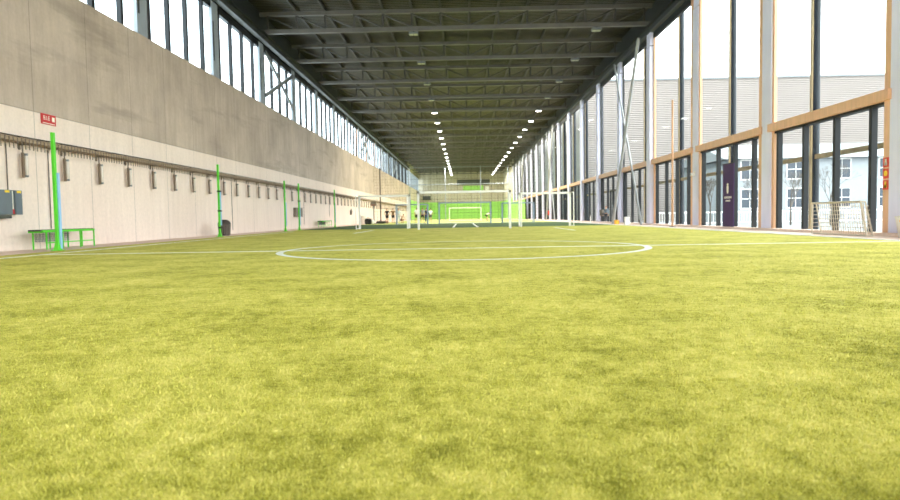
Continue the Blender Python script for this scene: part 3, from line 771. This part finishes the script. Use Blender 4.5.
# things lying by the left wall
def bag(loc, s, m_, label, name='sports_bag', cat='bag', rz=0):
    r = empty(name, loc, rz, label, cat, 'bags by the left wall')
    b = MB(); b.box(-s[0]/2, s[0]/2, -s[1]/2, s[1]/2, 0, s[2]); o = b.build('bag_body', m_, r); bv = o.modifiers.new('b', 'BEVEL'); bv.width = min(s)*.35; bv.segments = 4
    MB().tube((-s[0]*.25, 0, s[2]*.95), (0, 0, s[2]*1.25), .015, n=6).tube((0, 0, s[2]*1.25), (s[0]*.25, 0, s[2]*.95), .015, n=6).build('handle', 'strap', r)
bag((px(368, 70), 70, .012), (.75, .5, .62), 'strap', 'round dark bag on the floor near the left goal')
bag((px(380.5, 75), 75, .012), (1.0, .5, .3), 'slat', 'low dark bag lying at the foot of the tall dark joint')
bag((px(385, 77), 77, .012), (.8, .5, .28), 'bin', 'low dark brown bag lying just left of the person in black')
bag((px(371.5, 72), 72, .012), (.55, .45, .5), 'whiteplastic', 'pale grey bag between the round dark bag and the basket pole')
o = MB().lathe([(0, 0), (.3, 0), (.38, .85), (.4, .9), (.36, .9), (.28, .04)], 20).build('pale_bin', 'whiteplastic', None, (px(363, 72), 72, .012)); tag(o, 'pale tapered bin left of the round dark bag', 'bin')
r = empty('basket_stand', (px(373.8, 74), 74, 0), 0, 'grey pole with a small brown backboard near the left wall', 'basket stand')
MB().tube((0,0,0), (0,0,2.35), .06, n=8).build('pole', 'steel', r); B(-.3, .3, -.06, -.02, 2.05, 2.55).build('backboard', 'box', r)
m = MB(); 
for i in range(12):
    a, b = 2*PI*i/12, 2*PI*(i+1)/12; m.tube((.2*math.cos(a), -.28+.2*math.sin(a), 2.15), (.2*math.cos(b), -.28+.2*math.sin(b), 2.15), .012, n=5, caps=False)
m.build('hoop', 'orangered', r); B(-.35, .35, -.3, .3, 0, .08).build('base', 'steel', r)

# ------------------------------------------------------------ outside
o = B(XR+.5, 140, -40, 260, -.5, -.3).build('ground_outside', 'outground'); tag(o, kind='structure')
r = empty('clad_building', (14.5, 80, -.3), 0, 'large pale beige corrugated building outside the right windows', 'building')
B(0, 75, 0, 100, 0, 16.9).build('cladding_wall', 'farclad', r); B(-.1, 75.1, -.1, 100.1, 16.9, 17.1).build('roof_edge', 'steel', r)
r = empty('white_house', (24, 60, -.3), 0, 'white two-storey building with dark windows seen through right windows', 'building')
m = MB(); m.box(0, 45, 0, 12, 0, 5.7); m.build('wall', 'house', r)
m = MB(); m.add([(-.5,-.6,5.7),(45.5,-.6,5.7),(45.5,6,7.6),(-.5,6,7.6),(45.5,12.5,5.7),(-.5,12.5,5.7)], [(0,1,2,3),(3,2,4,5),(0,3,5),(1,4,2)]); m.build('roof', 'roofwhite', r)
for i in range(11):
    for z0, z1 in ((1.3, 3.0), (3.9, 5.6)):
        x = 1.2+i*4.1
        f = B(x-.08, x+1.58, -.06, 0, z0-.08, z1+.08).build('window', 'white', r)
        m = MB(); 
        for a in (0, 1):
            for b in (0, 1): m.box(x+.02+a*.77, x+.73+a*.77, -.075, -.06, z0+.03+b*(z1-z0)/2, z0+(z1-z0)/2-.03+b*(z1-z0)/2)
        m.build('pane', 'winpane', f)
r = empty('awning_building', (22, 44, -.3), 0, 'low white shed with sloping roof outside the nearest right windows', 'building')
# courtyard fence
r.name = 'site_fence'; r['label'] = 'low white railing fence outside across the courtyard'; r['category'] = 'fence'; r.location = (15, 52, -.3)
for i in range(14): B(i*2.5, i*2.5+.08, 0, .08, 0, 1.1).build('fence_post', 'white', r)
m = MB(); m.box(0, 32.6, .01, .06, .95, 1.05).box(0, 32.6, .01, .06, .15, .22)
x = .1
while x < 32.5: m.box(x, x+.03, .02, .05, .22, .95); x += .2
m.build('railing', 'white', r)
# timber rail and service pipes outside the right glass
for k in range(-1, 14):
    if k == -1: base_rail = B(0, .1, .14, BAY-.14, 0, .17).build('timber_rail', 'railwood', None); o = base_rail
    else: o = base_rail.copy(); COL.objects.link(o)
    o.location = (13.1, CY(k), 2.62+.0)
    tag(o, 'weathered timber rail outside the lower right windows, %s' % ('%s bay from the camera' % nth(k+2) if k > -2 else 'bay beside the camera'), 'rail', 'timber rails outside')
    if k == -1:
        pbase = empty('service_post'); 
        MB().tube((0,0,0), (0,0,13.4), .14, n=12).build('pipe', 'pipe', pbase); B(-.2, -.14, -.06, .06, 0, 13.4).build('timber_strip', 'railwood', pbase); o = pbase
        B(-.2, .2, -.2, .2, 0, .04).build('foot', 'steel', pbase)
    else: o = dup(pbase, (0,0,0))
    o.location = (13.2, CY(k), -.3)
    tag(o, 'dark steel post outside the right facade, %s' % ('%s from the camera' % nth(k+2) if k > -2 else 'beside the camera'), 'post', 'steel posts outside')
# bare trees
def bare_tree(loc, h, seed, label):
    rnd = random.Random(seed); r = empty('bare_tree', loc, 0, label, 'tree', 'bare trees outside'); tr = MB(); br = MB()
    tr.tube((0,0,0), (0,0,h*.45), .07, .045, n=7)
    def grow(p, d, L, rad, n):
        q = p+d*L; br.tube(p, q, rad, rad*.65, n=5, caps=False)
        if n:
            for _ in range(3):
                e = (d+Vector((rnd.uniform(-.7,.7), rnd.uniform(-.7,.7), rnd.uniform(-.1,.5)))).normalized(); grow(q, e, L*.72, rad*.62, n-1)
    for _ in range(4): grow(Vector((0,0,h*rnd.uniform(.3,.45))), Vector((rnd.uniform(-.6,.6), rnd.uniform(-.6,.6), .9)).normalized(), h*.2, .03, 4)
    tr.build('trunk', 'bark', r); br.build('branches', 'bark', r)
bare_tree((px(787, 47), 47, -.3), 4.0, 1, 'thin bare tree outside, seen through the window left of the mini goal')
bare_tree((px(750, 46), 46, -.3), 4.0, 2, 'thin bare tree outside, seen right of the purple banner')
bare_tree((px(708, 48), 48, -.3), 3.8, 3, 'thin bare tree outside, seen left of the purple banner')
bare_tree((px(826, 44), 44, -.3), 4.2, 4, 'bare tree outside, seen just above the mini goal')

# ------------------------------------------------------------ turf fibres near the camera
def fibres():
    rg = np.random.default_rng(5); K = 60000.; ya, yb = 1.1, 14.
    n = 600000
    y = ya*np.exp(rg.random(n)*math.log(yb/ya)); x = np.clip((rg.random(n)*2-1)*(.72*y+.6), TL+.05, TR-.2)
    fade = np.clip((yb-y)/9, .0, 1)
    h = (.007+.009*rg.random(n))*(.35+.65*fade); wd = .0012+.0004*y*rg.random(n)
    a = rg.random(n)*2*PI; t = rg.random(n)*1.1+.25; b = rg.random(n)*2*PI
    V = np.zeros((n, 3, 3), np.float32); dx, dy = np.cos(a)*wd, np.sin(a)*wd
    V[:,0,0] = x-dx; V[:,0,1] = y-dy; V[:,1,0] = x+dx; V[:,1,1] = y+dy; V[:,:2,2] = .0125
    V[:,2,0] = x+np.cos(b)*np.sin(t)*h; V[:,2,1] = y+np.sin(b)*np.sin(t)*h; V[:,2,2] = .0125+np.cos(t)*h
    me = bpy.data.meshes.new('turf_fibres'); me.vertices.add(n*3); me.vertices.foreach_set('co', V.ravel())
    me.loops.add(n*3); me.loops.foreach_set('vertex_index', np.arange(n*3, dtype=np.int32))
    me.polygons.add(n); me.polygons.foreach_set('loop_start', np.arange(0, n*3, 3, dtype=np.int32)); me.polygons.foreach_set('loop_total', np.full(n, 3, dtype=np.int32))
    me.update(calc_edges=True)
    m, nn, l, bs = nodes('turf_fibre'); bs.inputs['Roughness'].default_value = .6; bs.inputs['Specular IOR Level'].default_value = .2
    v = mapped(nn, l); n1 = noise(nn, l, v, 1.1, 6, .62); n2 = noise(nn, l, v, 9, 6, .7)
    g = nn.new('ShaderNodeNewGeometry')
    s_ = math_node(nn, l, 'ADD', math_node(nn, l, 'MULTIPLY', n1, .4), math_node(nn, l, 'MULTIPLY', n2, .4))
    s_ = math_node(nn, l, 'ADD', s_, math_node(nn, l, 'MULTIPLY', g.outputs['Random Per Island'], .2))
    q = nn.new('ShaderNodeValToRGB'); e = q.color_ramp.elements
    e[0].position = .38; e[0].color = lin((130, 128, 34)); e[1].position = .62; e[1].color = lin((230, 216, 126)); x_ = e.new(.5); x_.color = lin((196, 188, 80))
    l.new(s_, q.inputs[0]); l.new(q.outputs[0], bs.inputs['Base Color'])
    me.materials.append(m); o = bpy.data.objects.new('turf_fibres', me); COL.objects.link(o)
    tag(o, 'yellow-green artificial grass fibres of the pitch in the foreground', 'grass', kind='stuff')
fibres()
